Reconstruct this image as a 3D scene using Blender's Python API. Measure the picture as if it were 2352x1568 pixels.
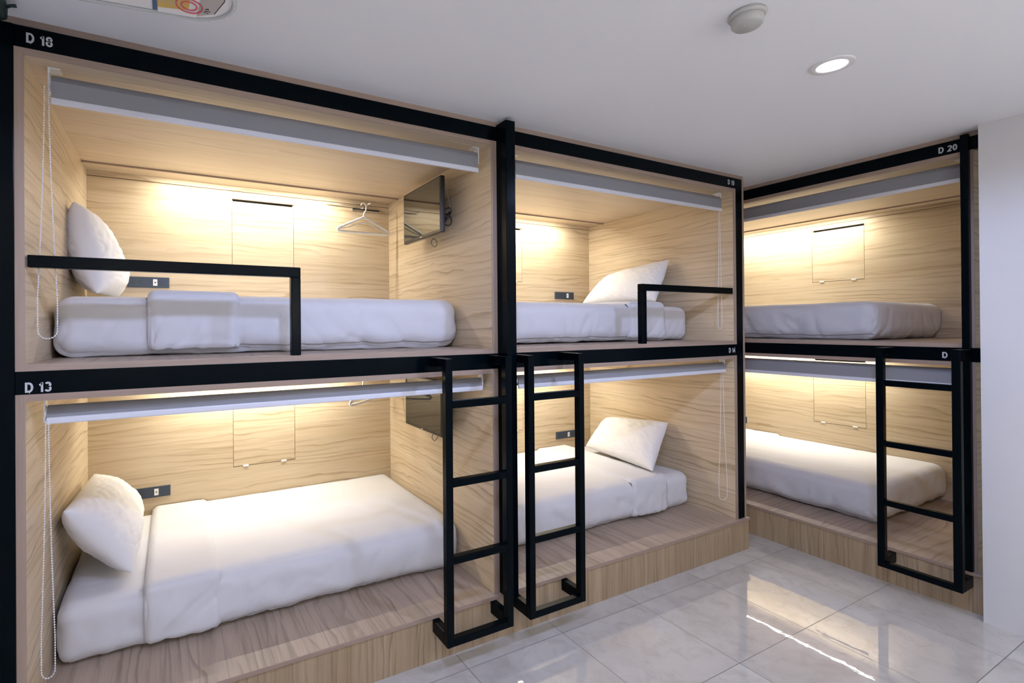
import bpy, bmesh, math, random
from mathutils import Vector, Matrix, noise
random.seed(7)
for o in list(bpy.data.objects): bpy.data.objects.remove(o)
SC = bpy.context.scene
C = SC.collection
PI = math.pi

# ------------------------------------------------------------------ camera
def make_camera():
    f, cx, cy, yaw, roll, pitch = 1149.93, 1000.07, 745.457, .4823, .0076, .0032
    FW = Vector((math.sin(yaw), math.cos(yaw), 0)); RT = Vector((math.cos(yaw), -math.sin(yaw), 0)); Z = Vector((0, 0, 1))
    F = FW*math.cos(pitch) + Z*math.sin(pitch); U = -FW*math.sin(pitch) + Z*math.cos(pitch)
    R = RT*math.cos(roll) - U*math.sin(roll); U2 = RT*math.sin(roll) + U*math.cos(roll)
    cd = bpy.data.cameras.new('camera'); co = bpy.data.objects.new('camera', cd); C.objects.link(co)
    M = Matrix((R, U2, -F)).transposed().to_4x4(); M.translation = (0, 0, 1.675)
    co.matrix_world = M
    cd.sensor_width = 36; cd.lens = f/2352*36
    cd.shift_x = (1176-cx)/2352; cd.shift_y = (cy-784)/2352
    cd.clip_start = .05; cd.clip_end = 60
    SC.camera = co
make_camera()

# ------------------------------------------------------------------ world, exposure
SKY = (1, 1, 1); SKY_W = .3       # the room is closed, nothing of it gets in
w = bpy.data.worlds.new('world'); SC.world = w; w.use_nodes = True
w.node_tree.nodes['Background'].inputs[0].default_value = (*SKY, 1)
w.node_tree.nodes['Background'].inputs[1].default_value = SKY_W
SC.view_settings.view_transform = 'Standard'; SC.view_settings.look = 'None'
SC.view_settings.exposure = -0.10; SC.view_settings.gamma = 1; SC.view_settings.use_curve_mapping = False
COOL = (.46, .57, 1.0)
WARM = (1.0, .97, .87)
# ceiling downlights: x, y, watts; those with negative y are added fill
DOWN = [(.43, .66, 72), (2.03, .62, 68), (2.503, 1.104, 7), (.43, -.95, 4), (2.07, -.95, 4), (3.3, -.4, 3)]
LED_W = 14.0
UP_W = 41; UPC = (1.0, .95, .88)      # added fill uplighters, unseen behind the camera, to lift the ceiling

# ------------------------------------------------------------------ main dimensions
YF, YB = 2.247, 3.693          # face and back of the long run of pods
XF, XBK = 4.10, 5.546          # face and back of the short run
CEIL = 2.78
DEP = YB-YF

# ------------------------------------------------------------------ materials
def new_mat(name):
    m = bpy.data.materials.new(name); m.use_nodes = True
    nt = m.node_tree; b = nt.nodes['Principled BSDF']
    return m, nt, b
def mth(nt, op, a, b=None, c=None, clamp=False):
    n = nt.nodes.new('ShaderNodeMath'); n.operation = op; n.use_clamp = clamp
    for i, v in enumerate((a, b, c)):
        if v is None: continue
        if isinstance(v, (int, float)): n.inputs[i].default_value = v
        else: nt.links.new(v, n.inputs[i])
    return n.outputs[0]
def ramp(nt, fac, stops, interp='LINEAR'):
    n = nt.nodes.new('ShaderNodeValToRGB'); n.color_ramp.interpolation = interp
    e = n.color_ramp.elements
    while len(e) < len(stops): e.new(.5)
    for i, (p, c) in enumerate(stops):
        e[i].position = p; e[i].color = c if len(c) == 4 else (*c, 1)
    nt.links.new(fac, n.inputs[0]); return n.outputs[0]
def mixc(nt, fac, a, b, mode='MIX'):
    n = nt.nodes.new('ShaderNodeMix'); n.data_type = 'RGBA'; n.blend_type = mode
    for s, v in ((n.inputs[0], fac), (n.inputs[6], a), (n.inputs[7], b)):
        if isinstance(v, (int, float)): s.default_value = v
        elif isinstance(v, tuple): s.default_value = (*v, 1) if len(v) == 3 else v
        else: nt.links.new(v, s)
    return n.outputs[2]
def nz(nt, vec, scale, detail=2, rough=.5, dist=0):
    n = nt.nodes.new('ShaderNodeTexNoise'); n.inputs['Scale'].default_value = scale
    n.inputs['Detail'].default_value = detail; n.inputs['Roughness'].default_value = rough
    n.inputs['Distortion'].default_value = dist
    nt.links.new(vec, n.inputs['Vector']); return n.outputs['Fac']
def bump(nt, b, h, strength=.2, dist=.002):
    n = nt.nodes.new('ShaderNodeBump'); n.inputs['Strength'].default_value = strength
    n.inputs['Distance'].default_value = dist; nt.links.new(h, n.inputs['Height'])
    nt.links.new(n.outputs[0], b.inputs['Normal'])

def plain(name, col, rough=.5, metal=0, spec=.5, coat=0, emit=None, es=0):
    m, nt, b = new_mat(name)
    b.inputs['Base Color'].default_value = (*col, 1); b.inputs['Roughness'].default_value = rough
    b.inputs['Metallic'].default_value = metal; b.inputs['Specular IOR Level'].default_value = spec
    b.inputs['Coat Weight'].default_value = coat
    if emit:
        b.inputs['Emission Color'].default_value = (*emit, 1); b.inputs['Emission Strength'].default_value = es
    # faint variation so that nothing is perfectly uniform
    tc = nt.nodes.new('ShaderNodeTexCoord')
    f = nz(nt, tc.outputs['Object'], 60, 2)
    r = mth(nt, 'MULTIPLY_ADD', f, .08, max(rough-.04, 0)); nt.links.new(r, b.inputs['Roughness'])
    return m

def wood(name, grain, light=(.655, .535, .37), mid=(.575, .455, .295), dark=(.35, .245, .135), density=1.35, rough=.42, line=.8, tone=.5):
    """laminate with long wavy grain. grain = axis the lines run along, in the panel's own coordinates"""
    m, nt, b = new_mat(name)
    tc = nt.nodes.new('ShaderNodeTexCoord'); sp = nt.nodes.new('ShaderNodeSeparateXYZ')
    nt.links.new(tc.outputs['Object'], sp.inputs[0])
    x, y, z = sp.outputs
    if grain == 'X': g, p = x, mth(nt, 'ADD', mth(nt, 'MULTIPLY', y, .9), z)
    elif grain == 'Y': g, p = y, mth(nt, 'ADD', mth(nt, 'MULTIPLY', x, .9), z)
    else: g, p = z, mth(nt, 'ADD', x, mth(nt, 'MULTIPLY', y, .9))
    oi = nt.nodes.new('ShaderNodeObjectInfo')
    rnd = mth(nt, 'MULTIPLY', oi.outputs['Random'], 37)
    g2 = mth(nt, 'ADD', g, rnd); p2 = mth(nt, 'ADD', p, mth(nt, 'MULTIPLY', oi.outputs['Random'], 53))
    def vec(sg, sp_, k=0):
        c = nt.nodes.new('ShaderNodeCombineXYZ')
        nt.links.new(mth(nt, 'MULTIPLY', g2, sg), c.inputs[0]); nt.links.new(mth(nt, 'MULTIPLY', p2, sp_), c.inputs[1])
        c.inputs[2].default_value = k; return c.outputs[0]
    n1 = nz(nt, vec(.55, 2.4*density), 1, 2, .45, .2)
    n2 = nz(nt, vec(3.2, 9*density, 2.2), 1, 2, .5, 0)
    rings = mth(nt, 'ADD', mth(nt, 'MULTIPLY', n1, 6.5), mth(nt, 'MULTIPLY', p2, 17.0*density))
    rings = mth(nt, 'ADD', rings, mth(nt, 'MULTIPLY', n2, 1.5))
    fr = mth(nt, 'FRACT', rings)
    ln = ramp(nt, fr, [(0, (0, 0, 0)), (.62, (.18,)*3), (.86, (1,)*3), (.93, (.75,)*3), (1, (0, 0, 0))])
    msk = nz(nt, vec(1.3, 11*density, 3.7), 1, 2, .5)
    msk = ramp(nt, msk, [(.40, (.04,)*3), (.64, (1,)*3)])
    lnm = mth(nt, 'MULTIPLY', mth(nt, 'MULTIPLY', ln, msk), line)
    fine = nz(nt, vec(4, 150*density, 9.1), 1, 4, .7)
    band = nz(nt, vec(.8, 9*density, 5.5), 1, 3, .6)
    base = mixc(nt, ramp(nt, band, [(.33, (0,)*3), (.67, (1,)*3)]), light, mid)
    warm = nz(nt, vec(.9, 4.5*density, 7.7), 1, 3, .6)
    base = mixc(nt, mth(nt, 'MULTIPLY', ramp(nt, warm, [(.52, (0,)*3), (.70, (1,)*3)]), .35), base, tuple(a*b_ for a, b_ in zip(mid, (.92, .84, .72))))
    l2 = nz(nt, vec(1.3, 42*density, 4.4), 1, 2, .5, .4)
    base = mixc(nt, mth(nt, 'MULTIPLY', ramp(nt, l2, [(.56, (0,)*3), (.66, (1,)*3)]), line*.42), base, dark)
    c1 = mixc(nt, lnm, base, dark)
    c2 = mixc(nt, mth(nt, 'MULTIPLY', ramp(nt, fine, [(.45, (0,)*3), (.75, (1,)*3)]), .28), c1, dark)
    nt.links.new(c2, b.inputs['Base Color'])
    b.inputs['Roughness'].default_value = rough; b.inputs['Specular IOR Level'].default_value = .35
    bump(nt, b, fine, .06, .001)
    return m

M = {}
M['wood_x'] = wood('laminate_long', 'X')
M['wood_y'] = wood('laminate_deep', 'Y', light=(.71, .58, .405), mid=(.635, .505, .335))  # side panels toned paler, standing in for LED light spilling on them
M['wood_ceil'] = wood('laminate_ceiling', 'X', light=(.69, .57, .42), mid=(.64, .52, .375), density=1.5, line=.35)
PL = dict(light=(.50, .40, .315), mid=(.42, .335, .26), dark=(.20, .148, .108))  # same laminate, darker and greyer: cool light mixed into the colour
M['wood_plat'] = wood('laminate_platform', 'Y', density=1.3, line=.7, **PL)
M['wood_z'] = wood('laminate_upright', 'Z', light=(.47, .355, .225), mid=(.36, .26, .155), dark=(.20, .135, .075), density=1.9, line=.7)
M['edge'] = wood('edge_band', 'X', light=(.40, .30, .235), mid=(.34, .25, .195), dark=(.24, .17, .13), density=3, line=.35)
M['edge_z'] = wood('edge_band_upright', 'Z', light=(.40, .30, .235), mid=(.34, .25, .195), dark=(.24, .17, .13), density=3, line=.35)
M['steel'] = plain('black_steel', (.0006, .0026, .0040), .22, 0, .07)
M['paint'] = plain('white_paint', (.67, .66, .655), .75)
M['paint2'] = plain('bright_paint', (.88, .88, .88), .8)
M['ceil'] = plain('ceiling_paint', (.90, .90, .90), .85)
M['plastic'] = plain('white_plastic', (.80, .79, .77), .35)
M['ivory'] = plain('ivory_plastic', (.48, .475, .44), .45)
M['chrome'] = plain('chrome', (.75, .75, .76), .15, 1)
M['alu'] = plain('bottom_rail', (.72, .72, .76), .35)
M['bracket'] = plain('mount_black', (.012, .012, .014), .45)
M['screen'] = plain('screen_glass', (.005, .006, .006), .05, 0, .6, .25)
M['bezel'] = plain('bezel', (.012, .012, .014), .3)
M['socket'] = plain('socket_plate', (.035, .05, .075), .4)
M['letter'] = plain('letter_vinyl', (.52, .52, .53), .5)
M['cable'] = plain('cable_grey', (.30, .30, .30), .5)
M['green'] = plain('dark_green', (.004, .022, .020), .35)
M['yellow'] = plain('sticker_yellow', (.70, .45, .09), .5)
M['blue'] = plain('sticker_blue', (.03, .11, .22), .5)
M['red'] = plain('sticker_red', (.70, .10, .12), .5)
M['ink'] = plain('ink', (.02, .02, .02), .6)
M['beige'] = plain('beige_panel', (.50, .46, .42), .5)
M['clear'] = plain('grey_gloss', (.52, .54, .52), .12, 0, .6, .5)
M['lens'] = plain('lamp_lens', (.9, .9, .9), .4, emit=(.88, .94, 1.0), es=14)
M['led'] = plain('led_tape', (.9, .9, .85), .4, emit=WARM, es=6)

def fabric(name, col, weave=900, rough=.85, bs=.12):
    m, nt, b = new_mat(name)
    tc = nt.nodes.new('ShaderNodeTexCoord')
    f = nz(nt, tc.outputs['Object'], weave, 2); l = nz(nt, tc.outputs['Object'], 3, 2)
    c = mixc(nt, l, tuple(v*.97 for v in col), col)
    nt.links.new(c, b.inputs['Base Color']); b.inputs['Roughness'].default_value = rough
    b.inputs['Sheen Weight'].default_value = .15; b.inputs['Specular IOR Level'].default_value = .2
    bump(nt, b, f, bs, .0006)
    return m
M['linen'] = fabric('white_linen', (.69, .68, .69))
M['duvet'] = fabric('white_duvet', (.70, .69, .70))
M['pillow'] = fabric('white_pillowcase', (.80, .785, .775))
M['blind'] = fabric('grey_blind', (.285, .285, .30), 1500, .7)

def floor_mat():
    m, nt, b = new_mat('porcelain_tiles')
    tc = nt.nodes.new('ShaderNodeTexCoord'); sp = nt.nodes.new('ShaderNodeSeparateXYZ')
    nt.links.new(tc.outputs['Object'], sp.inputs[0])
    def cell(c, o):
        return mth(nt, 'MULTIPLY_ADD', c, 1/.6, -o/.6)
    cx, cy = cell(sp.outputs[0], 1.87), cell(sp.outputs[1], 2.105)
    def edge(c):
        fr = mth(nt, 'FRACT', mth(nt, 'ADD', c, .5)); return mth(nt, 'MULTIPLY', mth(nt, 'ABSOLUTE', mth(nt, 'SUBTRACT', fr, .5)), .6)
    d = mth(nt, 'MINIMUM', edge(cx), edge(cy))
    g = mth(nt, 'LESS_THAN', d, .0018)
    # every tile gets its own piece of stone
    fx = mth(nt, 'FLOOR', cx); fy = mth(nt, 'FLOOR', cy)
    cb = nt.nodes.new('ShaderNodeCombineXYZ'); nt.links.new(fx, cb.inputs[0]); nt.links.new(fy, cb.inputs[1])
    wn = nt.nodes.new('ShaderNodeTexWhiteNoise'); nt.links.new(cb.outputs[0], wn.inputs[0])
    va = nt.nodes.new('ShaderNodeVectorMath'); va.operation = 'MULTIPLY_ADD'
    nt.links.new(wn.outputs['Color'], va.inputs[0]); va.inputs[1].default_value = (9, 9, 9); nt.links.new(tc.outputs['Object'], va.inputs[2])
    a = nz(nt, va.outputs[0], 2.2, 5, .6, .6); s = nz(nt, va.outputs[0], 9, 4, .6, 1.2)
    c = ramp(nt, a, [(.3, (.49, .465, .43)), (.5, (.58, .56, .525)), (.68, (.64, .62, .58))])
    c = mixc(nt, mth(nt, 'MULTIPLY', ramp(nt, s, [(.50, (0,)*3), (.68, (1,)*3)]), .35), c, (.40, .36, .325))
    c = mixc(nt, mth(nt, 'MULTIPLY', ramp(nt, s, [(.30, (1,)*3), (.42, (0,)*3)]), .35), c, (.64, .61, .57))
    c = mixc(nt, g, c, (.17, .165, .16))
    nt.links.new(c, b.inputs['Base Color'])
    r = mth(nt, 'MULTIPLY_ADD', g, .5, .02); nt.links.new(r, b.inputs['Roughness'])
    b.inputs['Specular IOR Level'].default_value = .85
    # the polished face is very slightly wavy
    wv = nz(nt, tc.outputs['Object'], 6, 3, .6)
    bump(nt, b, wv, .085, .004)
    return m
M['floor'] = floor_mat()

# ------------------------------------------------------------------ mesh helpers
class MB:
    def __init__(s, off=(0, 0, 0)): s.b = bmesh.new(); s.off = Vector(off); s.mi = 0
    def box(s, a, b_, bev=0):
        a, b_ = Vector(a)-s.off, Vector(b_)-s.off
        lo = Vector([min(a[i], b_[i]) for i in range(3)]); hi = Vector([max(a[i], b_[i]) for i in range(3)])
        v = [s.b.verts.new((x, y, z)) for x in (lo.x, hi.x) for y in (lo.y, hi.y) for z in (lo.z, hi.z)]
        fs = [s.b.faces.new([v[i] for i in q]) for q in ((0, 1, 3, 2), (4, 6, 7, 5), (0, 4, 5, 1), (2, 3, 7, 6), (0, 2, 6, 4), (1, 5, 7, 3))]
        for f in fs: f.material_index = s.mi
        if bev:
            es = list({e for f in fs for e in f.edges})
            r = bmesh.ops.bevel(s.b, geom=es, offset=bev, segments=2, profile=.5, affect='EDGES')
            for f in r['faces']: f.material_index = s.mi
        return s
    def tube(s, pts, r, n=8, closed=False, caps=True):
        pts = [Vector(p)-s.off for p in pts]; rings = []
        N = len(pts); prev = None
        for i, p in enumerate(pts):
            if closed: t = pts[(i+1) % N]-pts[i-1]
            else: t = pts[min(i+1, N-1)]-pts[max(i-1, 0)]
            t.normalize()
            if prev is None:
                a = Vector((0, 0, 1)) if abs(t.z) < .9 else Vector((1, 0, 0))
                u = t.cross(a).normalized()
            else:
                u = (prev-t*prev.dot(t)).normalized()
            prev = u; v = t.cross(u)
            rr = r[i] if isinstance(r, (list, tuple)) else r
            rings.append([s.b.verts.new(p+(u*math.cos(2*PI*k/n)+v*math.sin(2*PI*k/n))*rr) for k in range(n)])
        m = N if closed else N-1
        for i in range(m):
            A, B = rings[i], rings[(i+1) % N]
            for k in range(n):
                f = s.b.faces.new((A[k], A[(k+1) % n], B[(k+1) % n], B[k])); f.material_index = s.mi; f.smooth = True
        if caps and not closed:
            for q in (rings[0][::-1], rings[-1]):
                f = s.b.faces.new(q); f.material_index = s.mi
        return s
    def cyl(s, a, b_, r, n=24): return s.tube([a, b_], r, n)
    def lathe(s, c, prof, n=40):
        """prof: list of (radius, z) about the vertical axis through c"""
        c = Vector(c)-s.off; rings = []
        for r, z in prof:
            if r < 1e-6: rings.append([s.b.verts.new(c+Vector((0, 0, z)))])
            else: rings.append([s.b.verts.new(c+Vector((r*math.cos(2*PI*k/n), r*math.sin(2*PI*k/n), z))) for k in range(n)])
        for A, B in zip(rings, rings[1:]):
            for k in range(n):
                q = [A[k % len(A)], A[(k+1) % len(A)], B[(k+1) % len(B)], B[k % len(B)]]
                q2 = []
                for v in q:
                    if v not in q2: q2.append(v)
                if len(q2) > 2:
                    f = s.b.faces.new(q2); f.smooth = True; f.material_index = s.mi
        return s
    def poly(s, pts, z0, z1):
        """prism from a 2-D outline"""
        lo = [s.b.verts.new(Vector((x, y, z0))-s.off) for x, y in pts]; hi = [s.b.verts.new(Vector((x, y, z1))-s.off) for x, y in pts]
        n = len(pts)
        fs = [s.b.faces.new(lo[::-1]), s.b.faces.new(hi)]+[s.b.faces.new((lo[i], lo[(i+1) % n], hi[(i+1) % n], hi[i])) for i in range(n)]
        for f in fs: f.material_index = s.mi
        return s
    def ball(s, p, r, sub=1):
        bmesh.ops.create_icosphere(s.b, subdivisions=sub, radius=r, matrix=Matrix.Translation(Vector(p)-s.off)); return s
    def mesh(s, name, mats, recalc=True, smooth=False):
        if recalc: bmesh.ops.recalc_face_normals(s.b, faces=s.b.faces)
        me = bpy.data.meshes.new(name); s.b.to_mesh(me); s.b.free()
        if smooth:
            for p in me.polygons: p.use_smooth = True
        for m in (mats if isinstance(mats, (list, tuple)) else [mats]): me.materials.append(M[m] if isinstance(m, str) else m)
        return me
    def build(s, name, mats, parent=None, recalc=True, smooth=False, label=None):
        o = bpy.data.objects.new(name, s.mesh(name, mats, recalc, smooth)); C.objects.link(o)
        if parent is not None: o.parent = parent
        else: o.location = s.off
        if label: o['label'] = label
        return o

def tag(o, label, cat, group=None):
    o['label'] = label; o['category'] = cat
    if group: o['group'] = group
    return o
def struct(o): o['kind'] = 'structure'; return o

class Frame:
    """the coordinate frame of one pod: u to the right along the face, d into the pod, z up"""
    def __init__(s, origin, rot, W, mirror=False):
        s.o = Vector(origin); s.rot = rot; s.W = W; s.m = mirror
        s.M = Matrix.Translation(s.o) @ Matrix.Rotation(rot, 4, 'Z')
    def U(s, u): return s.W-u if s.m else u
    def p(s, u, d, z): return (s.U(u), d, z)
    def root(s, name, base):
        """Empty standing at base (pod coordinates)"""
        e = bpy.data.objects.new(name, None); C.objects.link(e); e.empty_display_size = .1
        e.matrix_world = s.M @ Matrix.Translation(Vector(base)); return e
    def single(s, mb, name, mats, **k):
        """a thing that is one mesh; mb.off is its base"""
        off = mb.off.copy(); o = mb.build(name, mats, **k)
        o.matrix_world = s.M @ Matrix.Translation(off); return o

# ------------------------------------------------------------------ room shell
def room():
    X0, X1, Y0, Y1 = -1.75, 6.0, -1.9, 4.2
    b = MB(); b.box((X0, Y0, -.1), (X1, Y1, 0)); struct(b.build('floor', 'floor'))
    b = MB(); b.box((X0, Y0, CEIL), (X1, Y1, CEIL+.12)); struct(b.build('ceiling', 'ceil'))
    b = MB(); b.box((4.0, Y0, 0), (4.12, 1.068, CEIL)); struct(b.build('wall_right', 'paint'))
    b = MB(); b.box((X0-.12, Y0, 0), (X0, Y1, CEIL)); struct(b.build('wall_left', 'paint2'))
    b = MB(); b.box((X0, Y0-.12, 0), (4.12, Y0, CEIL)); struct(b.build('wall_front', 'paint2'))
    b = MB(); b.box((X0, Y1-.12, 0), (X1, Y1, CEIL)); struct(b.build('wall_back', 'paint2'))
    b = MB(); b.box((X1-.12, .95, 0), (X1, Y1-.12, CEIL)); struct(b.build('wall_far', 'paint2'))
room()

# ------------------------------------------------------------------ sleeping pods
TH = .025
LOW = (.2346, 1.444)     # z of the lower tier: platform top, top of its ceiling board
UPP = (1.526+TH, 2.675)
def pod(fr, tier, hat, led, sidew, label, lab_hatch=None, backw='wood_x'):
    z0, zc = (LOW if tier == 'low' else UPP); W = fr.W; D = DEP
    zi = zc-TH
    r = fr.root('sleeping_pod', (0, 0, z0-TH)); off = (0, 0, z0-TH)
    tag(r, label, 'bunk', 'wood lined sleeping pods')
    # side panels: boards with darker banded front edges
    for a, b_, nm in ((-sidew[0], 0, 'side_panel'), (W, W+sidew[1], 'side_panel')):
        m = MB(off); m.box((a, .002, z0-TH if tier == 'up' else z0), (b_, D+.03, zc)); m.build(nm, 'wood_y', r)
        m = MB(off); m.box((a, -.002, z0-TH if tier == 'up' else z0), (b_, .002, zc)); m.build('edge_band', 'edge_z', r)
    m = MB(off); m.box((0, .002, zi), (W, 1.262, zc)); m.build('ceiling_panel', 'wood_ceil', r)
    m = MB(off); m.box((0, -.0015, zi), (W, .002, zc)); m.build('edge_band', 'edge', r)
    m = MB(off); m.box((0, 1.262, zi+.0005), (W, D+.03, zc)); m.build('ceiling_panel', 'wood_ceil', r)
    m = MB(off); m.box((.0, 1.252, zi-.010), (W, 1.262, zi)); m.build('light_pelmet', 'edge', r)
    if tier == 'up':
        m = MB(off); m.box((0, .002, z0-TH), (W, D+.03, z0)); m.build('base_panel', 'wood_plat', r)
        m = MB(off); m.box((0, -.0015, z0-TH), (W, .002, z0)); m.build('edge_band', 'edge', r)
    # back board with the opening of the hatch, recessed strip along the top
    zl = zi-.036
    u0, u1 = sorted((fr.U(hat[0]), fr.U(hat[1]))); h0, h1 = hat[2], hat[3]; g = .0025
    m = MB(off)
    m.box((0, D, z0), (u0-g, D+.014, zl)); m.box((u1+g, D, z0), (W, D+.014, zl))
    m.box((u0-g, D, z0), (u1+g, D+.014, h0-.004)); m.box((u0-g, D, h1+.018), (u1+g, D+.014, zl))
    m.box((0, D+.001, zl+.005), (W, D+.014, zi))
    m.box((0, D+.014, z0), (u0+.004, D+.03, zi)); m.box((u1-.004, D+.014, z0), (W, D+.03, zi))
    m.box((u0+.004, D+.014, z0), (u1-.004, D+.03, h1-.004)); m.box((u0+.004, D+.014, h1+.020), (u1-.004, D+.03, zi))
    m.build('back_panel', backw, r)
    h = MB(off); h.box((u0, D+.0005, h0), (u1, D+.013, h1), .001); ho = h.build('hatch', backw, r)
    for f in (.19, .81):
        uu = u0+(u1-u0)*f; hm = MB(off)
        hm.box((uu-.018, D-.006, h0-.007), (uu+.018, D+.004, h0+.005), .002); hm.build('hinge', 'plastic', ho)
    # LED tape behind the pelmet
    c = fr.U(led[0]); L = led[1]
    m = MB(off); m.box((c-L/2, 1.2625, zi-.0045), (c+L/2, 1.272, zi+.0002)); m.build('led_strip', 'led', r)
    ld = bpy.data.lights.new('led_light', 'AREA'); ld.shape = 'RECTANGLE'; ld.size = L; ld.size_y = .009
    ld.color = WARM; ld.energy = LED_W*L
    lo = bpy.data.objects.new('led_light', ld); C.objects.link(lo); lo.parent = r
    lo.location = Vector((c, 1.2685, zi-.0058))-Vector(off)
    # shines down and to the back
    lo.rotation_euler = (math.radians(6), 0, 0)
    return r

WL = 1.9876
fA = Frame((-.4656, YF, 0), 0, WL)
fB = Frame((3.66-1.9876, YF, 0), 0, WL, True)
Y_HEAD, Y_FOOT = 3.70, 1.15
fC = Frame((XF, Y_HEAD, 0), -PI/2, Y_HEAD-Y_FOOT)
HU = (.828, 1.242, 2.077, 2.546); HL = (.828, 1.242, .722, 1.30)
HUc = (Y_HEAD-2.626, Y_HEAD-2.212, 2.077, 2.560); HLc = (Y_HEAD-2.626, Y_HEAD-2.212, .722, 1.315)
pod(fA, 'up', HU, (.97, 1.15), (.028, .034), 'upper wood-lined sleeping pod numbered D 18, with the tall pillow at its left end')
pod(fA, 'low', HL, (.97, 1.15), (.028, .034), 'lower wood-lined sleeping pod numbered D 13, nearest the bottom left corner')
pod(fB, 'up', HU, (.97, 1.15), (.055, .028), 'upper middle sleeping pod with a pillow leaning at its right end')
pod(fB, 'low', HL, (.97, 1.15), (.055, .028), 'lower middle sleeping pod behind the two neighbouring black ladders')
pod(fC, 'up', HUc, (.90, 1.2), (.02, .035), 'upper sleeping pod numbered D 20 on the right, beside the white wall')
pod(fC, 'low', HLc, (.95, 1.3), (.02, .035), 'lower sleeping pod on the right, behind the ladder beside the white wall')

# partition filler, end panel and cornice trims
m = MB((1.586, 2.9, .2346)); m.box((1.5565, YF+.03, .2346), (1.6165, YB, 2.675)); tag(m.build('partition_panel', 'wood_z'), 'wooden partition core between the left and middle pods, behind the tall post', 'panel')
m = MB((3.776, YF, .2346)); m.box((3.764, YF, .2346), (3.79, YB, 2.752)); tag(m.build('end_panel', 'edge_z'), 'wooden end panel closing the long run of pods at the room corner', 'panel')
m = MB((1.6, YF, 2.752)); m.box((-.62, YF+.004, 2.7525), (3.79, YF+.03, CEIL)); struct(m.build('trim_1', 'edge'))
m = MB((XF, 2.4, 2.752)); m.box((XF+.004, 1.07, 2.7525), (XF+.03, 3.72, CEIL)); struct(m.build('trim_2', 'edge'))

# ------------------------------------------------------------------ plinth steps
def plinth(name, a, b_, axis, label):
    if axis == 'x':   # a: x0, b_: x1
        base = Vector(((a+b_)/2, 2.6, 0)); e = bpy.data.objects.new(name, None); C.objects.link(e); e.location = base
        m = MB(base); m.box((a, 2.227, .2146), (b_, YB+.03, .2346), .0015); m.build('platform_top', 'wood_plat', e)
        m = MB(base); m.box((a, 2.2255, .2150), (b_-.001, 2.2275, .2342)); m.build('edge_band', 'edge', e)
        m = MB(base); m.box((a, 2.234, 0), (b_-.006, 2.252, .2146)); m.box((b_-.024, 2.252, 0), (b_-.006, YB, .2146)); m.build('fascia', 'wood_z', e)
    else:
        base = Vector((4.5, (a+b_)/2, 0)); e = bpy.data.objects.new(name, None); C.objects.link(e); e.location = base
        m = MB(base); m.box((4.074, a, .2146), (XBK+.03, b_, .2346), .0015); m.build('platform_top', 'wood_x', e).data.materials[0] = M['wood_platx']
        m = MB(base); m.box((4.0725, a, .2150), (4.0745, b_, .2342)); m.build('edge_band', 'edge_y', e)
        m = MB(base); m.box((4.081, a, 0), (4.10, b_, .2146)); m.build('fascia', 'wood_z', e)
    tag(e, label, 'platform')
M['wood_platx'] = wood('laminate_platform_side', 'X', density=1.3, line=.7, **PL)
M['edge_y'] = wood('edge_band_side', 'Y', light=(.40, .30, .235), mid=(.34, .25, .195), dark=(.24, .17, .13), density=3, line=.35)
plinth('platform_step', -.62, 3.80, 'x', 'long low wooden step under the left and middle lower pods')
plinth('platform_step', 1.07, 3.725, 'y', 'short low wooden step under the right-hand pods, beside the white wall')

# ------------------------------------------------------------------ black steel frames with pod numbers
def arc(cx, cy, rx, ry, a0, a1, n=14):
    return [(cx+rx*math.cos(math.radians(a0+(a1-a0)*i/n)), cy+ry*math.sin(math.radians(a0+(a1-a0)*i/n))) for i in range(n+1)]
GLYPH = {   # strokes in a box one cap height tall; (width, [(points, closed), ...])
    'D': (.66, [([(.10, .09), (.32, .09)]+arc(.32, .50, .25, .41, -90, 90)+[(.10, .91)], True)]),
    '1': (.40, [([(.25, 0), (.25, .96)], False), ([(.03, .70), (.13, .74), (.25, .90)], False)]),
    '8': (.58, [(arc(.29, .72, .18, .19, 0, 342, 20), True), (arc(.29, .29, .205, .21, 0, 342, 20), True)]),
    '3': (.56, [(arc(.27, .71, .18, .20, 150, -78, 16)+[(.24, .515)], False), ([(.24, .515)]+arc(.27, .30, .20, .215, 78, -160, 16), False)]),
    '9': (.58, [(arc(.29, .66, .195, .25, 0, 342, 20), True), ([(.485, .68)]+arc(.27, .42, .215, .335, 5, -140, 14), False)]),
    '4': (.60, [([(.40, 0), (.40, .92), (.07, .32), (.56, .32)], False)]),
    '2': (.56, [(arc(.28, .69, .195, .22, 165, -25, 14)+[(.09, .08), (.50, .08)], False)]),
    '0': (.58, [(arc(.29, .50, .195, .42, 0, 345, 24), True)]),
    '5': (.56, [([(.48, .91), (.16, .91), (.12, .52)]+arc(.27, .31, .205, .225, 115, -155, 16), False)]),
}
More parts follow.
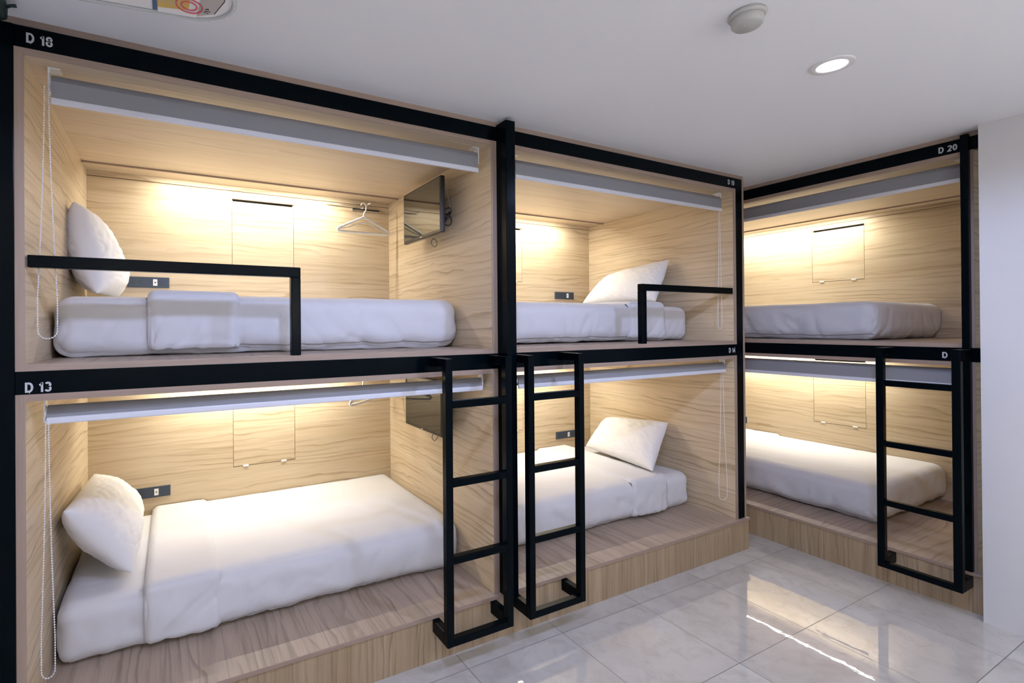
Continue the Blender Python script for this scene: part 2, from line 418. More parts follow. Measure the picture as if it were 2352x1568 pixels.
def lettering(txt, parent, pos, cap, rot, lab):
    x = 0; Mr = Matrix.Translation(Vector(pos)-parent.location) @ Vector(rot).to_track_quat('Z', 'Y').to_matrix().to_4x4() if False else None
    from mathutils import Euler
    Mr = Matrix.Translation(Vector(pos)-parent.location) @ Euler(rot).to_matrix().to_4x4()
    for ch in txt:
        if ch == ' ': x += .40; continue
        wd, strokes = GLYPH[ch]; b = bmesh.new(); hw = .095
        for k, (pts, closed) in enumerate(strokes):
            P = [Vector((p[0]+x, p[1], 0)) for p in pts]; n = len(P); L = []
            for i in range(n):
                a = P[i]-P[i-1] if (i or closed) else P[1]-P[0]; c = P[(i+1) % n]-P[i] if (i < n-1 or closed) else P[i]-P[i-1]
                a.normalize(); c.normalize(); na = Vector((-a.y, a.x, 0)); nc = Vector((-c.y, c.x, 0)); nn = (na+nc)
                nn = nn.normalized() if nn.length > 1e-4 else na
                nn *= hw/max(.45, nn.dot(na)); L.append((b.verts.new((P[i]+nn)*cap), b.verts.new((P[i]-nn)*cap)))
            for i in range(n if closed else n-1):
                (p0, q0), (p1, q1) = L[i], L[(i+1) % n]; b.faces.new((q0, q1, p1, p0))
        r = bmesh.ops.extrude_face_region(b, geom=list(b.faces))
        bmesh.ops.translate(b, verts=[v for v in r['geom'] if isinstance(v, bmesh.types.BMVert)], vec=(0, 0, .0008))
        bmesh.ops.recalc_face_normals(b, faces=b.faces)
        me = bpy.data.meshes.new('glyph'); b.to_mesh(me); b.free(); me.materials.append(M['letter'])
        o = bpy.data.objects.new('letter' if ch.isalpha() else 'numeral', me); C.objects.link(o); o.parent = parent; o.matrix_local = Mr
        o['label'] = lab; x += wd+.06
fb = Vector((1.586, YF, 0))
e = bpy.data.objects.new('steel_frame', None); C.objects.link(e); e.location = fb
tag(e, 'black steel frame of posts and beams around the left and middle pods', 'frame')
def fbox(nm, a, b_, par=e, base=fb, bev=.0015):
    m = MB(base); m.box(a, b_, bev); return m.build(nm, 'steel', par)
fbox('beam', (-.494, YF-.003, 2.675), (1.5565, YF+.04, 2.752)); fbox('beam', (1.6165, YF-.003, 2.675), (3.689, YF+.04, 2.752))
fbox('beam', (-.494, YF-.003, 1.444), (1.5565, YF+.04, 1.526)); fbox('beam', (1.6165, YF-.003, 1.444), (3.689, YF+.04, 1.526))
po = fbox('post', (-.62, YF-.006, 0.0), (-.494, YF+.04, 2.752))
for z in (.48, .93, 1.32, 1.47, 1.56, 2.25):
    m = MB(fb); m.cyl((-.53, YF-.0075, z), (-.53, YF-.005, z), .0025, 10); m.build('screw', 'steel', po)
fbox('post', (1.5565, YF-.09, .2346), (1.6165, YF+.03, 2.762), bev=.003)
fbox('post', (3.689, YF-.003, .2346), (3.7635, YF+.04, 2.752))
TS = .0355
lettering('D 18', e, (-.458, YF-.0042, 2.694), TS, (PI/2, 0, 0), 'grey number D 18 at the left end of the top beam')
lettering('D 13', e, (-.466, YF-.0042, 1.451), TS, (PI/2, 0, 0), 'grey number D 13 at the left end of the middle beam')
lettering('D 19', e, (3.594, YF-.0042, 2.696), TS, (PI/2, 0, 0), 'small grey number at the right end of the top beam')
lettering('D 14', e, (3.588, YF-.0042, 1.466), TS, (PI/2, 0, 0), 'small grey number at the right end of the middle beam')
fb2 = Vector((XF, 1.145, 0))
e2 = bpy.data.objects.new('steel_frame', None); C.objects.link(e2); e2.location = fb2
tag(e2, 'black steel frame around the right-hand pods, ending at the white wall', 'frame')
fbox('beam', (XF-.003, 1.07, 2.675), (XF+.04, 3.72, 2.752), e2, fb2); fbox('beam', (XF-.003, 1.07, 1.444), (XF+.04, 3.72, 1.526), e2, fb2)
fbox('post', (XF-.034, 1.127, .2346), (XF-.0035, 1.162, 2.765), e2, fb2, .003)
lettering('D 20', e2, (XF-.0042, 1.262, 2.692), TS, (PI/2, 0, -PI/2), 'grey number D 20 on the top beam beside the right post')
lettering('D 15', e2, (XF-.0042, 1.255, 1.462), TS, (PI/2, 0, -PI/2), 'grey number half hidden behind the right ladder')

# ------------------------------------------------------------------ ladders
def ladder(M_, label):
    """local: x across, y=0 at plinth front, towards -y is the room"""
    w_, t, dpt = .385, .038, .155; zb, zt = .149, 1.520
    e = bpy.data.objects.new('ladder', None); C.objects.link(e)
    base = Vector((w_/2, -dpt, zb)); e.matrix_world = M_ @ Matrix.Translation(base)
    def B(nm, a, b_, bev=.003):
        m = MB(base); m.box(a, b_, bev); return m.build(nm, 'steel', e)
    B('side_rail', (0, -dpt, zb), (t, -dpt+t, zt)); B('side_rail', (w_-t, -dpt, zb), (w_, -dpt+t, zt))
    for zt_ in (1.318, .941, .574): B('rung', (t, -dpt+.0, zt_-.036), (w_-t, -dpt+.036, zt_))
    B('bottom_bar', (t, -dpt, zb), (w_-t, -dpt+t, zb+.036))
    for x in (0, w_-t):
        B('bracket', (x, -dpt+t, zb+.0), (x+t, .002, zb+.062)); B('bracket', (x, -dpt+t, zt-.045), (x+t, .012, zt))
    tag(e, label, 'ladder', 'black steel bunk ladders'); return e
ladder(Matrix.Translation((1.140, 2.232, 0)), 'black steel ladder left of the tall centre post, nearest the camera')
ladder(Matrix.Translation((1.630, 2.232, 0)), 'black steel ladder just right of the tall centre post')
ladder(Matrix.Translation((4.0725, 1.511, 0)) @ Matrix.Rotation(-PI/2, 4, 'Z'), 'black steel ladder of the right-hand pods, beside the white wall')

# ------------------------------------------------------------------ guard rails
def guard(fr, label):
    z0 = UPP[0]; base = (fr.U(.485), .022, z0)
    e = fr.root('guard_rail', base); tag(e, label, 'guard rail', 'black guard rails of the upper pods')
    m = MB(base); m.box(fr.p(.006, .002, z0+.346), fr.p(.969, .041, z0+.390), .003); m.build('top_bar', 'steel', e)
    m = MB(base); m.box(fr.p(.927, .002, z0), fr.p(.969, .041, z0+.346), .003); m.build('upright', 'steel', e)
guard(fA, 'black guard rail across the left half of the upper left pod')
guard(fB, 'black guard rail across the right end of the upper middle pod')

# ------------------------------------------------------------------ roller blinds
def blind(fr, tier, ua, ub, label, chain=None, d0=.088, drop=.118):
    zi = (LOW if tier == 'low' else UPP)[1]-TH
    R = .030; zc = zi-(.052 if drop > .1 else .058); base = ((fr.U(ua)+fr.U(ub))/2, d0, zi)
    e = fr.root('roller_blind', base); tag(e, label, 'blind', 'grey roller blinds of the pods')
    m = MB(base); N = 28
    m.cyl(fr.p(ua+.008, d0, zc), fr.p(ub-.008, d0, zc), R, 32); m.build('roll', 'blind', e)
    zb = zi-drop
    m = MB(base); m.box(fr.p(ua+.008, d0-R-.0008, zb), fr.p(ub-.008, d0-R+.0012, zc)); m.build('fabric', 'blind', e)
    m = MB(base); m.box(fr.p(ua+.006, d0-R-.007, zb-.021), fr.p(ub-.006, d0-R+.007, zb+.004), .005); m.build('bottom_rail', 'alu', e)
    for uu, s in ((ua, 1), (ub, -1)):
        m = MB(base)
        m.box(fr.p(uu-s*.004, d0-.022, zi-.088), fr.p(uu+s*.002, d0+.022, zi), .001)
        m.box(fr.p(uu-s*.004, d0-.026, zi-.004), fr.p(uu+s*.034, d0+.024, zi), .001)
        m.cyl(fr.p(uu-s*.004, d0, zc), fr.p(uu+s*.0085, d0, zc), .024, 24)
        m.build('end_bracket', 'plastic', e)
    if chain:
        uc, dc, zend, wu, wd = chain
        top = zc-.02; m = MB(base); pts = []
        L = top-zend; n = 60
        def loop(t):   # t in 0..2: down one strand, up the other
            s_ = -1 if t < 1 else 1; q = t if t < 1 else 2-t
            z = top-(L-.03)*q
            k = (.22+.78*min(1, q*1.15)**1.6)*s_
            return Vector(fr.p(uc+wu/2*k, dc+wd/2*k, z))
        path = [loop(i/n) for i in range(n)]
        for i in range(1, 12):
            a = PI*i/12; path.append(Vector(fr.p(uc-wu/2*math.cos(a), dc-wd/2*math.cos(a), top-(L-.03)-.03*math.sin(a))))
        path += [loop(2-i/n) for i in range(n)][::-1]
        m.tube(path, .0011, 5)
        # beads along the cord
        acc = 0
        for a, b_ in zip(path, path[1:]):
            seg = (b_-a).length; q = -acc
            while q+.0095 < seg:
                q += .0095
                if q > 0: m.ball(a+(b_-a)*(q/seg), .0033, 1)
            acc = seg-q
        m.build('bead_chain', 'plastic', e, smooth=True)
        # a small clear joining bead part-way down
    return e
blind(fA, 'up', .060, 1.950, 'grey roller blind rolled up at the top of the upper left pod', (.055, .052, 1.640, .058, .004))
blind(fA, 'low', .042, 1.965, 'grey roller blind rolled up at the top of the lower left pod', (.052, .052, .392, .040, .004), drop=.074)
blind(fB, 'up', .040, 1.94, 'grey roller blind rolled up at the top of the upper middle pod', (.055, .070, 1.640, .012, .022))
blind(fB, 'low', .012, 1.93, 'grey roller blind at the top of the lower middle pod, crossed by a ladder', (.040, .070, .368, .050, .030), drop=.082)
blind(fC, 'up', .05, 2.52, 'grey roller blind rolled up at the top of the upper right pod')
blind(fC, 'low', .05, 2.52, 'grey roller blind rolled up at the top of the lower right pod')

# ------------------------------------------------------------------ bedding
def rbox(mb, lo, hi, r, n, faces, disp=None):
    """rounded box skin; faces: subset of -x +x -y +y -z +z; disp(p, nrm) -> metres along the normal"""
    lo, hi = Vector(lo), Vector(hi); cen = (lo+hi)/2
    r = min(r, min((hi[i]-lo[i]) for i in range(3))*.49)
    def coords(i):
        a, b_ = lo[i], hi[i]; k = 6
        c = [a+r*j/k for j in range(k)]
        m_ = max(2, int((b_-a-2*r)*n)); c += [a+r+(b_-a-2*r)*j/m_ for j in range(m_+1)]
        c += [b_-r+r*j/k for j in range(1, k+1)]; return c
    cs = [coords(i) for i in range(3)]; cache = {}
    def V(p):
        k = tuple(round(v, 5) for v in p)
        if k in cache: return cache[k]
        inn = Vector([min(max(p[i], lo[i]+r), hi[i]-r) for i in range(3)]); d = p-inn
        nr = d.normalized() if d.length > 1e-7 else Vector((0, 0, 1))
        q = inn+nr*r
        if disp: q += nr*disp(q, nr)
        cache[k] = mb.b.verts.new(q-mb.off); return cache[k]
    for f in faces:
        i = 'xyz'.index(f[1]); val = lo[i] if f[0] == '-' else hi[i]; j, k = [q for q in range(3) if q != i]
        for a in range(len(cs[j])-1):
            for b_ in range(len(cs[k])-1):
                q = []
                for da, db in ((0, 0), (1, 0), (1, 1), (0, 1)):
                    p = Vector((0, 0, 0)); p[i] = val; p[j] = cs[j][a+da]; p[k] = cs[k][b_+db]; q.append(V(p))
                if len(set(q)) < 4: continue
                try: fc = mb.b.faces.new(q)
                except ValueError: continue
                fc.normal_update()
                if fc.normal.dot(fc.calc_center_median()+mb.off-cen) < 0: fc.normal_flip()
                fc.smooth = True
def nse(x, y, z, s=1): return noise.noise(Vector((x*s, y*s, z*s)))

def bed(fr, tier, d_front, ua, ub, seed, words, cuff=(.35, .745), head_gap=0):
    z0 = LOW[0] if tier == 'low' else UPP[0]; zt = z0+.268; D = DEP-.004
    base = ((fr.U(ua)+fr.U(ub))/2, (d_front+D)/2, z0)
    sd = seed*17.3
    flip = fr.m
    lo_u, hi_u = sorted((fr.U(ua), fr.U(ub)))
    def wr(amp):
        def f(p, n):
            a = amp*.7*nse(p.x+sd, p.y, p.z, 2.2)
            def crease(v, w_): return max(0, 1-abs(v)/w_)**1.5
            if n.z < .75:
                kk = max(0, min(1, (zt+.01-p.z)/.10)); h_ = p.x if abs(n.y) > .5 else p.y
                q = nse(h_*5.5+(p.z-z0)*5*math.sin(h_*2+sd), (p.z-z0)*2.0+sd, sd*.7, 1)
                a -= .0080*crease(q, .08)*kk
                q = nse(h_*11-(p.z-z0)*9+sd, (p.z-z0)*2.5, sd*1.3, 1)
                a -= .0050*crease(q, .10)*kk
                # the hem is pulled in here and there
                a += .016*nse(h_*3.1+sd, 0, 3, 1)*max(0, 1-(p.z-z0)/.09)
            else:
                q = nse(p.x*2.1+p.y*1.2+sd, p.y*3.0-p.x*.6, sd, 1)
                a -= .0034*crease(q, .05)
            if n.z < .6:   # sides: pulled, slanting creases that fade out towards the top
                k = max(0, min(1, (zt-p.z)/.16))
                a += amp*1.5*k*nse((p.x+p.y)*7+p.z*9+sd, p.z*3.0, sd, 1)+amp*.8*k*nse(p.x*16+sd, p.y*16+p.z*7, p.z*4, 1)
            else:
                a += amp*.35*nse(p.x*5+sd, p.y*9, 0, 1)
            return a
        return f
    m = MB(base)
    rbox(m, (lo_u, d_front+.006, z0+.002), (hi_u, D, zt), .075, 60, ('-x', '+x', '-y', '+y', '-z', '+z'), wr(.006))
    mo = fr.single(m, 'mattress', 'linen', recalc=True); tag(mo, words[0], 'mattress', 'white-sheeted mattresses in the pods')
    # duvet
    hd = head = cuff[0]
    a0 = ua+cuff[0]; u_lo, u_hi = sorted((fr.U(a0), fr.U(ub-.004)))
    e = fr.root('duvet', base); tag(e, words[1], 'duvet', 'white duvets on the mattresses')
    m = MB(base)
    lo = [lo_u-.0, d_front-.010, z0+.010]; hi = [hi_u+.0, D+.10, zt+.014]
    # open at the head and the back: skin only top, front and foot
    if fr.m: lo = [u_lo-.012, lo[1], lo[2]]; hi = [u_hi+.10, hi[1], hi[2]]; ff = ('-x', '-y', '+z')
    else: lo = [u_lo-.10, lo[1], lo[2]]; hi = [u_hi+.012, hi[1], hi[2]]; ff = ('+x', '-y', '+z')
    rbox(m, lo, hi, .085, 62, ff, wr(.006))
    # trim what lies past the head line / inside the back wall
    dele = [v for v in m.b.verts if (v.co.y+base[1] > D-.001) or ((v.co.x+base[0] < u_lo-.004) if not fr.m else (v.co.x+base[0] > u_hi+.004))]
    bmesh.ops.delete(m.b, geom=dele, context='VERTS')
    do = m.build('cover', 'duvet', e, recalc=False)
    md = do.modifiers.new('thick', 'SOLIDIFY'); md.thickness = .008; md.offset = -1
    # turned-back cuff
    c0, c1 = sorted((fr.U(ua+cuff[0]-.004), fr.U(ua+cuff[1])))
    m = MB(base)
    rbox(m, (c0, d_front-.020, z0+.014), (c1, D+.14, zt+.032), .045, 70, ('-x', '+x', '-y', '+z'),
         lambda p, n: wr(.007)(p, n)*(1 if abs(n.x) < .5 else .3))
    dele = [v for v in m.b.verts if v.co.y+base[1] > D-.001]
    # the ends of the cuff are only a thin turned edge, not a wall reaching into the mattress
    dele += [v for v in m.b.verts if v not in dele and v.co.z+base[2] < zt+.010 and v.co.y+base[1] > d_front+.004 and (abs(v.co.x+base[0]-c0) < .003 or abs(v.co.x+base[0]-c1) < .003)]
    bmesh.ops.delete(m.b, geom=list(set(dele)), context='VERTS')
    m.build('turned_cuff', 'duvet', e, recalc=False)

dF = .345
bed(fA, 'up', dF, .012, 1.975, 1, ('white-sheeted mattress in the upper left pod, head at the left', 'white duvet with a turned-back cuff in the upper left pod'))
bed(fA, 'low', dF, .012, 1.975, 2, ('white-sheeted mattress in the lower left pod, nearest the camera', 'white duvet with a turned-back cuff in the lower left pod'), (.33, .655))
bed(fB, 'up', dF, .010, 1.975, 3, ('white-sheeted mattress in the upper middle pod, head at the right', 'white duvet with a turned-back cuff in the upper middle pod'), (.31, .70))
bed(fB, 'low', dF, .010, 1.975, 4, ('white-sheeted mattress in the lower middle pod behind the two ladders', 'white duvet in the lower middle pod, crossed by the ladder'), (.30, .675))
bed(fC, 'up', .31, .03, 1.995, 5, ('white-sheeted mattress in the upper right pod beside the white wall', 'white duvet pulled over the mattress in the upper right pod'))
bed(fC, 'low', .31, .03, 2.01, 6, ('white-sheeted mattress in the lower right pod behind the ladder', 'white duvet on the low mattress in the right-hand pod'))

def pillow(fr, NT, FT, FB, NB, T, seed, label, bow=.03):
    """corners: near top, far top, far bottom, near bottom (pod coordinates)"""
    c = [Vector(fr.p(*q)) for q in (NT, FT, FB, NB)]
    base = (c[2]+c[3])/2; cen = sum(c, Vector())/4
    nrm = (c[1]-c[0]).cross(c[3]-c[0]).normalized()
    m = MB(base); N = 60; sd = seed*9.1
    def P(i, j, side):
        u, v = -1+2*i/N, -1+2*j/N
        # ease the spacing towards the seams
        u = math.sin(u*PI/2); v = math.sin(v*PI/2)
        uu = u*(1-bow*(1-u*u*.0)*(1-v*v)*1.0 if False else 1)
        # seams bow inwards between the corners
        U_ = u*(1-bow*(1-abs(v)**2.2)); V_ = v*(1-bow*1.2*(1-abs(u)**2.2))
        a, b_ = (U_+1)/2, (V_+1)/2
        p = c[0]*(1-a)*(1-b_)+c[1]*a*(1-b_)+c[2]*a*b_+c[3]*(1-a)*b_
        k = ((1-abs(u)**2.4)*(1-abs(v)**2.4))
        th = T/2*max(k, 0)**.46
        wv = nse(u*1.6+sd, v*1.6, side*3, 1)*.16+nse(u*5+sd, v*2.5+u*3, side*5, 1)*.07
        cr = nse(u*9+v*5+sd, v*2, side, 1)*.05*(1-k*.5)
        th *= 1+wv+cr
        cz = nse(u*2.6-v*3.4+sd, v*1.3+u*.8, sd+side, 1); th -= .006*max(0, 1-abs(cz)/.08)*min(1, k*3)
        cz = nse(u*5.2+v*2.0+sd, v*4.0-u, sd*2+side, 1); th -= .004*max(0, 1-abs(cz)/.10)*min(1, k*5)
        th += (.006*nse(u*11+v*7+sd, v*4-u*2, side*2, 1))*min(1, k*4)
        return p+nrm*(th*side)
    gr = {}
    for side in (1, -1):
        for i in range(N+1):
            for j in range(N+1):
                edge = i in (0, N) or j in (0, N)
                key = (i, j, 0 if edge else side)
                if key not in gr: gr[key] = m.b.verts.new(P(i, j, side)-m.off)
    for side in (1, -1):
        for i in range(N):
            for j in range(N):
                q = []
                for di, dj in ((0, 0), (1, 0), (1, 1), (0, 1)):
                    a, b_ = i+di, j+dj; ed = a in (0, N) or b_ in (0, N)
                    q.append(gr[(a, b_, 0 if ed else side)])
                if side < 0: q.reverse()
                m.b.faces.new(q).smooth = True
    o = fr.single(m, 'pillow', 'pillow', recalc=True, smooth=True)
    md = o.modifiers.new('smooth', 'SUBSURF'); md.levels = 1; md.render_levels = 1
    tag(o, label, 'pillow', 'white pillows leaning in the pods'); return o
pillow(fA, (.030, .79, 2.310), (.06, 1.36, 2.22), (.17, 1.36, 1.87), (.135, .70, 1.85), .25, 1, 'white pillow standing on its edge in the upper left pod')
pillow(fA, (.045, .395, .895), (.06, 1.20, .845), (.27, 1.26, .575), (.29, .47, .545), .25, 2, 'plump white pillow leaning on the left wall of the lower left pod')
pillow(fB, (.055, .50, 2.205), (.045, 1.18, 2.12), (.33, 1.20, 1.87), (.27, .46, 1.86), .20, 3, 'white pillow with a pointed corner in the upper middle pod')
pillow(fB, (.045, .53, .865), (.045, 1.20, .80), (.32, 1.18, .57), (.42, .38, .555), .20, 4, 'white pillow leaning at the right end of the lower middle pod')

# ------------------------------------------------------------------ sockets
def socket(fr, tier, label, u0=.21, zrel=.357):
    z0 = (LOW if tier == 'low' else UPP)[0]; za = z0+zrel; D = DEP
    base = (fr.U(u0+.117), D, za)
    e = fr.root('socket_strip', base); tag(e, label, 'socket', 'dark wall socket strips in the pods')
    m = MB(base); m.box(fr.p(u0, D-.008, za), fr.p(u0+.234, D, za+.068), .002); m.build('face_plate', 'socket', e)
    def small(nm, mat, ua, zb, w_, h):
        m = MB(base); a = (fr.U(u0)-0 if not fr.m else fr.U(u0+.234)); m.box((a+ua, D-.0095, za+zb), (a+ua+w_, D-.007, za+zb+h)); m.build(nm, mat, e)
    small('network_jack', 'plastic', .142, .013, .024, .042); small('jack_hole', 'ink', .150, .030, .008, .008)
    m = MB(base); a = fr.U(u0) if not fr.m else fr.U(u0+.234)
    for k in (.035, .073):
        for q in (.024, .042): m.box((a+k, D-.0088, za+q), (a+k+.007, D-.0076, za+q+.004))
        m.box((a+k-.010, D-.0088, za+.031), (a+k-.004, D-.0076, za+.036))
    m.build('socket_slots', 'ink', e)
socket(fA, 'up', 'dark socket strip beside the pillow in the upper left pod', zrel=.385)
socket(fA, 'low', 'dark socket strip with a white jack in the lower left pod')
socket(fB, 'up', 'dark socket strip above the mattress in the upper middle pod', zrel=.375)
socket(fB, 'low', 'dark socket strip seen through the ladder in the lower middle pod')
socket(fC, 'low', 'dark socket strip just showing at the left edge of the lower right pod', u0=.194)

# ------------------------------------------------------------------ televisions
def tv(fr, uf, d0, d1, z0, z1, label, wall_u):
    """screen faces the head of the bed (towards smaller u)"""
    base = (uf+.03, (d0+d1)/2, z0)
    e = fr.root('television', base); tag(e, label, 'television', 'small wall-mounted televisions')
    m = MB(base); m.box((uf, d0, z0), (uf+.030, d1, z1), .004); m.build('housing', 'bezel', e)
    m = MB(base); m.box((uf-.0012, d0+.010, z0+.018), (uf+.002, d1-.010, z1-.010)); m.build('screen', 'screen', e)
    m = MB(base); m.box((uf-.0015, (d0+d1)/2-.012, z0+.006), (uf-.0005, (d0+d1)/2+.012, z0+.011)); m.build('badge', 'chrome', e)
    m = MB(base); zc, dc = (z0+z1)/2, (d0+d1)/2
    m.box((uf+.030, dc-.10, zc-.09), (uf+.042, dc+.10, zc+.08), .006)
    m.box((uf+.042, dc-.04, zc-.045), (wall_u-.01, dc+.04, zc+.045), .005) if wall_u-.01 > uf+.045 else None
    m.box((wall_u-.010, dc-.07, zc-.075), (wall_u-.0005, dc+.07, zc+.075), .003); m.build('wall_mount', 'bracket', e)
    if wall_u-uf > .09:
        m = MB(base); p = []
        for i in range(25):
            a = i/24*2*PI; p.append((uf+.055+.024*math.sin(a), d0+.19+.010*math.sin(a)+.004*math.sin(3*a), z0-.008-.026*(1-math.cos(a))))
        m.tube(p, .0018, 6); m.build('dangling_cable', 'bracket', e)
        m = MB(base); p = []
        for i in range(20):
            t = i/19; p.append((uf+.045+.045*math.sin(t*PI*.7), d0+.03+.03*math.sin(t*PI), z1-.03-.17*t))
        m.tube(p, .0022, 6); m.build('power_cable', 'cable', e)
        m = MB(base)
        for k, (dz, r) in enumerate(((.10, .020), (.125, .017), (.085, .022))):
            p = [(wall_u-.055+.02*math.cos(a/10*2*PI+k), d0+.05+r*math.sin(a/10*2*PI), z0+dz+.035*math.cos(a/10*2*PI)) for a in range(10)]
            m.tube(p, .004, 6, closed=True)
        m.build('coiled_cable', 'bracket', e)
tv(fA, 1.862, .343, .875, 2.232, 2.566, 'small television under the ceiling of the upper left pod', WL)
tv(fA, 1.862, .352, .868, 1.018, 1.352, 'small television in the lower left pod, partly behind the ladder', WL)
tv(fC, fC.W-.062, .10, .64, 1.050, 1.384, 'television seen edge-on between ladder and white wall', fC.W)

# ------------------------------------------------------------------ hanger rails and hangers
def hook_rail(fr, u0, u1, z, label):
    D = DEP; base = ((u0+u1)/2, D, z)
    e = fr.root('hanging_rail', base); tag(e, label, 'rail', 'chrome pull-out hanging rails')
    m = MB(base); m.box((u0+.20, D-.020, z-.014), (u1, D, z+.010), .002); m.build('base_plate', 'chrome', e)
    m = MB(base); m.box((u0+.205, D-.0215, z-.007), (u1-.005, D-.019, z+.004)); m.build('slot', 'ink', e)
    m = MB(base); m.tube([(u0, D-.028, z+.020), (u0+.28, D-.028, z+.016)], .004, 10); m.box((u0+.26, D-.036, z-.002), (u0+.285, D-.018, z+.022), .002)
    # the arm reaching forward that carries the hanger
    m.tube([(u0+.285, D-.028, z+.012), (u0+.285, D-.19, z+.012)], .004, 10)
    m.build('rod', 'chrome', e)
hook_rail(fA, 1.48, 1.905, 2.580, 'chrome pull-out clothes rail on the back wall of the upper left pod')
hook_rail(fA, 1.42, 1.845, 1.345, 'chrome pull-out clothes rail in the lower left pod, behind the blind')
def hanger(fr, c, ang, w_, label, tilt=0):
    """c: point where the hook rests; ang: turn about the vertical"""
    e = fr.root('clothes_hanger', c); e.matrix_world = e.matrix_world @ Matrix.Rotation(ang, 4, 'Z') @ Matrix.Rotation(tilt, 4, 'Y')
    tag(e, label, 'hanger', 'white plastic clothes hangers')
    h = w_/2; off = (0, 0, 0); pts = []
    zt, zs, zb = -.100, -.185, -.215
    left = [(-.004, zt), (-.05, zt-.022), (-h*.62, zt-.058), (-h*.93, zs-.002), (-h, zs-.016), (-h*.97, zb+.004), (-h*.90, zb)]
    right = [(-x, z) for x, z in left[::-1]]
    out = left+[(-h*.45, zb-.001), (0, zb-.001), (h*.45, zb-.001)]+right
    m = MB(off); m.tube([(x, 0, z) for x, z in out], .0092, 10, closed=True); m.build('frame', 'plastic', e, smooth=True)
    m = MB(off); m.tube([(-h*.90, 0, zs-.012), (-h*.55, 0, zt-.080), (-.03, 0, zt-.045), (0, 0, zt-.042), (.03, 0, zt-.045), (h*.55, 0, zt-.080), (h*.90, 0, zs-.012)], .0042, 8); m.build('inner_rib', 'plastic', e, smooth=True)
    hk = [(0, 0, zt-.002), (.004, 0, zt+.03), (.018, 0, zt+.055), (.020, 0, zt+.078), (.012, 0, zt+.098), (0, 0, zt+.106), (-.014, 0, zt+.100), (-.020, 0, zt+.086)]
    m = MB(off); m.tube(hk, [.007, .006, .005, .0045, .0045, .0045, .0045, .004], 10); m.build('hook', 'plastic', e, smooth=True)
hanger(fA, (1.718, DEP-.17, 2.585), 0.0, .40, 'white plastic hanger hanging in front of the upper left pod back wall')
hanger(fA, (1.685, DEP-.22, 1.345), .75, .38, 'white plastic hanger half hidden behind the lower left blind')
hanger(fC, (2.20, DEP-.20, 1.372), .1, .40, 'white plastic hanger glimpsed through the right-hand ladder')

# ------------------------------------------------------------------ ceiling fittings
def downlight(x, y, W_, label):
    e = bpy.data.objects.new('downlight', None); C.objects.link(e); e.location = (x, y, CEIL)
    tag(e, label, 'ceiling light', 'round recessed ceiling downlights')
    m = MB((x, y, CEIL)); m.lathe((x, y, CEIL), [(.053, .0), (.053, -.004), (.058, -.006), (.078, -.005), (.081, -.001), (.081, 0)], 56); m.build('trim_ring', 'plastic', e)
    m = MB((x, y, CEIL)); m.lathe((x, y, CEIL), [(0, -.0035), (.053, -.003), (.053, -.0005), (0, -.0005)], 48); m.build('lens', 'lens', e)
    ld = bpy.data.lights.new('downlight_lamp', 'SPOT'); ld.spot_size = math.radians(172); ld.spot_blend = .25; ld.shadow_soft_size = .045; ld.energy = W_; ld.color = COOL
    lo = bpy.data.objects.new('downlight_lamp', ld); C.objects.link(lo); lo.parent = e; lo.location = (0, 0, -.055)
for i, (x, y, W_) in enumerate(DOWN):
    downlight(x, y, W_, 'glowing round downlight in the white ceiling' if i == 2 else
              ['round downlight above the camera, left', 'round downlight above the camera, right', '', 'added fill downlight behind the camera, left', 'added fill downlight behind the camera, right', 'added fill downlight by the white wall behind the camera'][i])
def uplighter(x, label):  # made-up lamp, added to brighten the ceiling from out of view
    base = (x, -1.9, 1.6); e = bpy.data.objects.new('fill_light', None); C.objects.link(e); e.location = base
    tag(e, label, 'fill light', 'added fill uplighters behind the camera')
    m = MB(base); m.box((x-.06, -1.9, 1.53), (x+.06, -1.885, 1.65), .003); m.build('back_plate', 'chrome', e)
    m = MB(base); m.lathe((x, -1.79, 1.55), [(.03, 0), (.075, .03), (.095, .09), (.090, .09), (.070, .035), (.0, .012)], 40); m.tube([(x, -1.885, 1.58), (x, -1.84, 1.58)], .012, 10); m.build('bowl', 'plastic', e)
    ld = bpy.data.lights.new('fill_lamp', 'AREA'); ld.shape = 'DISK'; ld.size = .12; ld.energy = UP_W; ld.color = UPC
    lo = bpy.data.objects.new('fill_lamp', ld); C.objects.link(lo); lo.parent = e; lo.location = (0, .11, -.01); lo.rotation_euler = (math.radians(160), 0, 0)
for k, x in enumerate((-.4, 1.2, 2.8)):
    uplighter(x, ('left', 'middle', 'right')[k]+' added fill uplighter on the wall behind the camera')
# smoke detector
p = (1.817, 1.058, CEIL); e = bpy.data.objects.new('smoke_detector', None); C.objects.link(e); e.location = p
tag(e, 'round ivory smoke detector on the ceiling', 'smoke detector')
m = MB(p); m.lathe(p, [(0, 0), (.058, 0), (.060, -.012), (.056, -.018), (.050, -.018)], 48); m.build('mounting_base', 'ivory', e)
m = MB(p); m.lathe(p, [(.050, -.016), (.052, -.024), (.050, -.040), (.044, -.047), (0, -.049)], 48); m.build('cover', 'ivory', e)
m = MB(p); m.box((p[0]-.028, p[1]-.003, CEIL-.0505), (p[0]+.010, p[1]+.003, CEIL-.0485), .001); m.build('sensor_slot', 'beige', e)

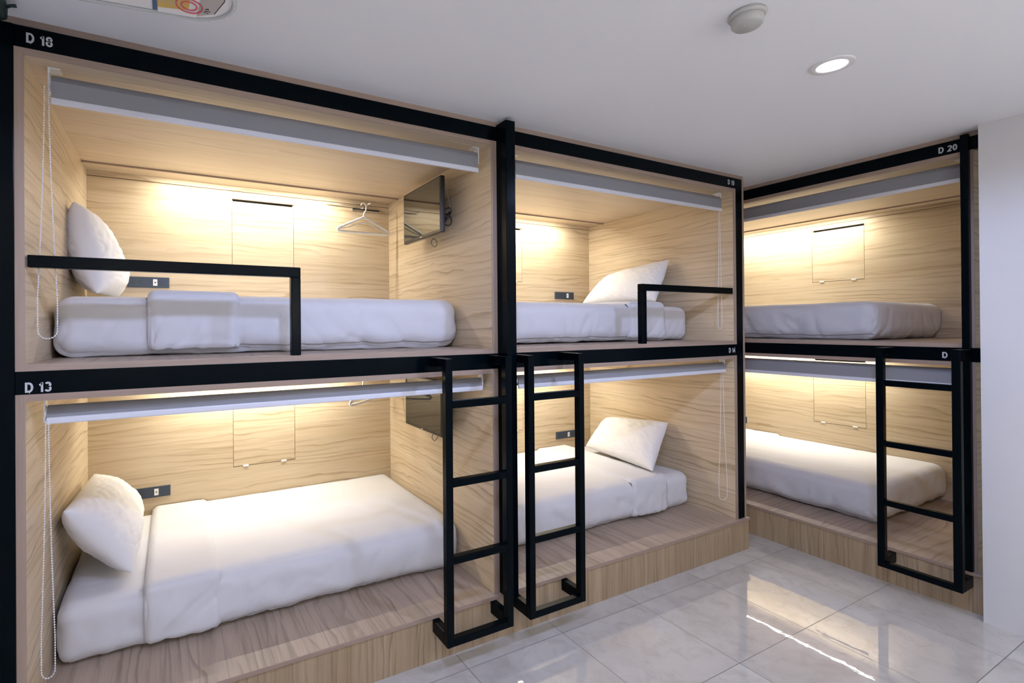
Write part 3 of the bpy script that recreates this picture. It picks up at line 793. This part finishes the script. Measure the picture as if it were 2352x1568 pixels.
# air conditioner hanging under the ceiling, only its underside tip is in the picture
def aircon():
    zb = 2.60; base = (-.06, 1.45, zb)
    e = bpy.data.objects.new('air_conditioner', None); C.objects.link(e); e.location = base
    tag(e, 'white ceiling air conditioner with coloured stickers at the top left', 'air conditioner')
    def outline(g):
        P = [(-.60, 1.770), (-.237, 1.710), (.045, 1.668)]
        # round end
        c = (.030, 1.545); r = .125
        pts = [(P[0][0], P[0][1]-g), (P[1][0], P[1][1]-g), (.0, 1.672-g)]
        for i in range(0, 15):
            a = math.radians(82-i*11.5); pts.append((c[0]+(r-g)*1.08*math.cos(a), c[1]+(r-g)*math.sin(a)))
        pts += [(.04, 1.20+g), (-.60, 1.20+g)]
        return pts
    m = MB(base); m.poly(outline(0), zb+.006, CEIL); m.build('body', 'plastic', e)
    m = MB(base)
    o = [(x, y, zb+.006) for x, y in outline(.0035)]; m.tube(o, .0065, 10, closed=True); m.build('rim', 'clear', e, smooth=True)
    m = MB(base); m.poly(outline(.018), zb+.001, zb+.006); m.build('lower_panel', 'plastic', e)
    z = zb+.0008
    def quad(nm, pts, mat, k=0):
        m = MB(base); m.poly(pts, z-.0006-k*.0004, z); m.build(nm, mat, e)
    quad('end_panel', [(.066, 1.640), (.085, 1.40), (.128, 1.40), (.134, 1.53), (.112, 1.605)], 'beige')
    quad('label_white', [(-.035, 1.664), (-.035, 1.36), (.080, 1.36), (.065, 1.648)], 'plastic', 1)
    quad('label_yellow', [(-.035, 1.640), (-.035, 1.40), (.055, 1.40), (.044, 1.618)], 'yellow', 2)
    quad('label_blue', [(-.048, 1.660), (-.048, 1.42), (-.036, 1.42), (-.036, 1.655)], 'blue', 3)
    m = MB(base)
    for r in (.020, .034):
        m.tube([(.045+r*math.cos(a/24*2*PI), 1.595+r*math.sin(a/24*2*PI), z-.0014) for a in range(24)], .0022, 6, closed=True)
    m.build('label_rings', 'red', e)
    m = MB(base)
    for k in range(5): m.box((-.028+k*.012, 1.42, z-.0024), (-.0255+k*.012, 1.612, z-.0010))
    m.build('label_bars', 'beige', e)
    m = MB(base); random.seed(3)
    for k in range(9):
        x = .083+.012*random.random(); y = 1.585+.028*random.random()
        m.box((x, y, z-.0012), (x+.006, y+.0022, z-.0004))
    m.tube([(.112, 1.605, z-.0006), (.134, 1.53, z-.0006), (.128, 1.40, z-.0006)], .0012, 5); m.build('print', 'ink', e)
aircon()
# dark fitting at the very corner
p = (-.525, 2.14, 2.715); e = bpy.data.objects.new('ceiling_bracket', None); C.objects.link(e); e.location = p
tag(e, 'dark green fitting with a small lever in the top left corner', 'bracket')
m = MB(p); m.lathe((-.525, 2.14, 2.715), [(0, .001), (.030, 0), (.038, .006), (.040, .040), (.034, .065), (0, .065)], 32); m.build('housing', 'green', e)
m = MB(p); m.tube([(-.492, 2.135, 2.748), (-.474, 2.130, 2.755), (-.460, 2.128, 2.757)], [.006, .005, .006], 10); m.build('lever', 'green', e)
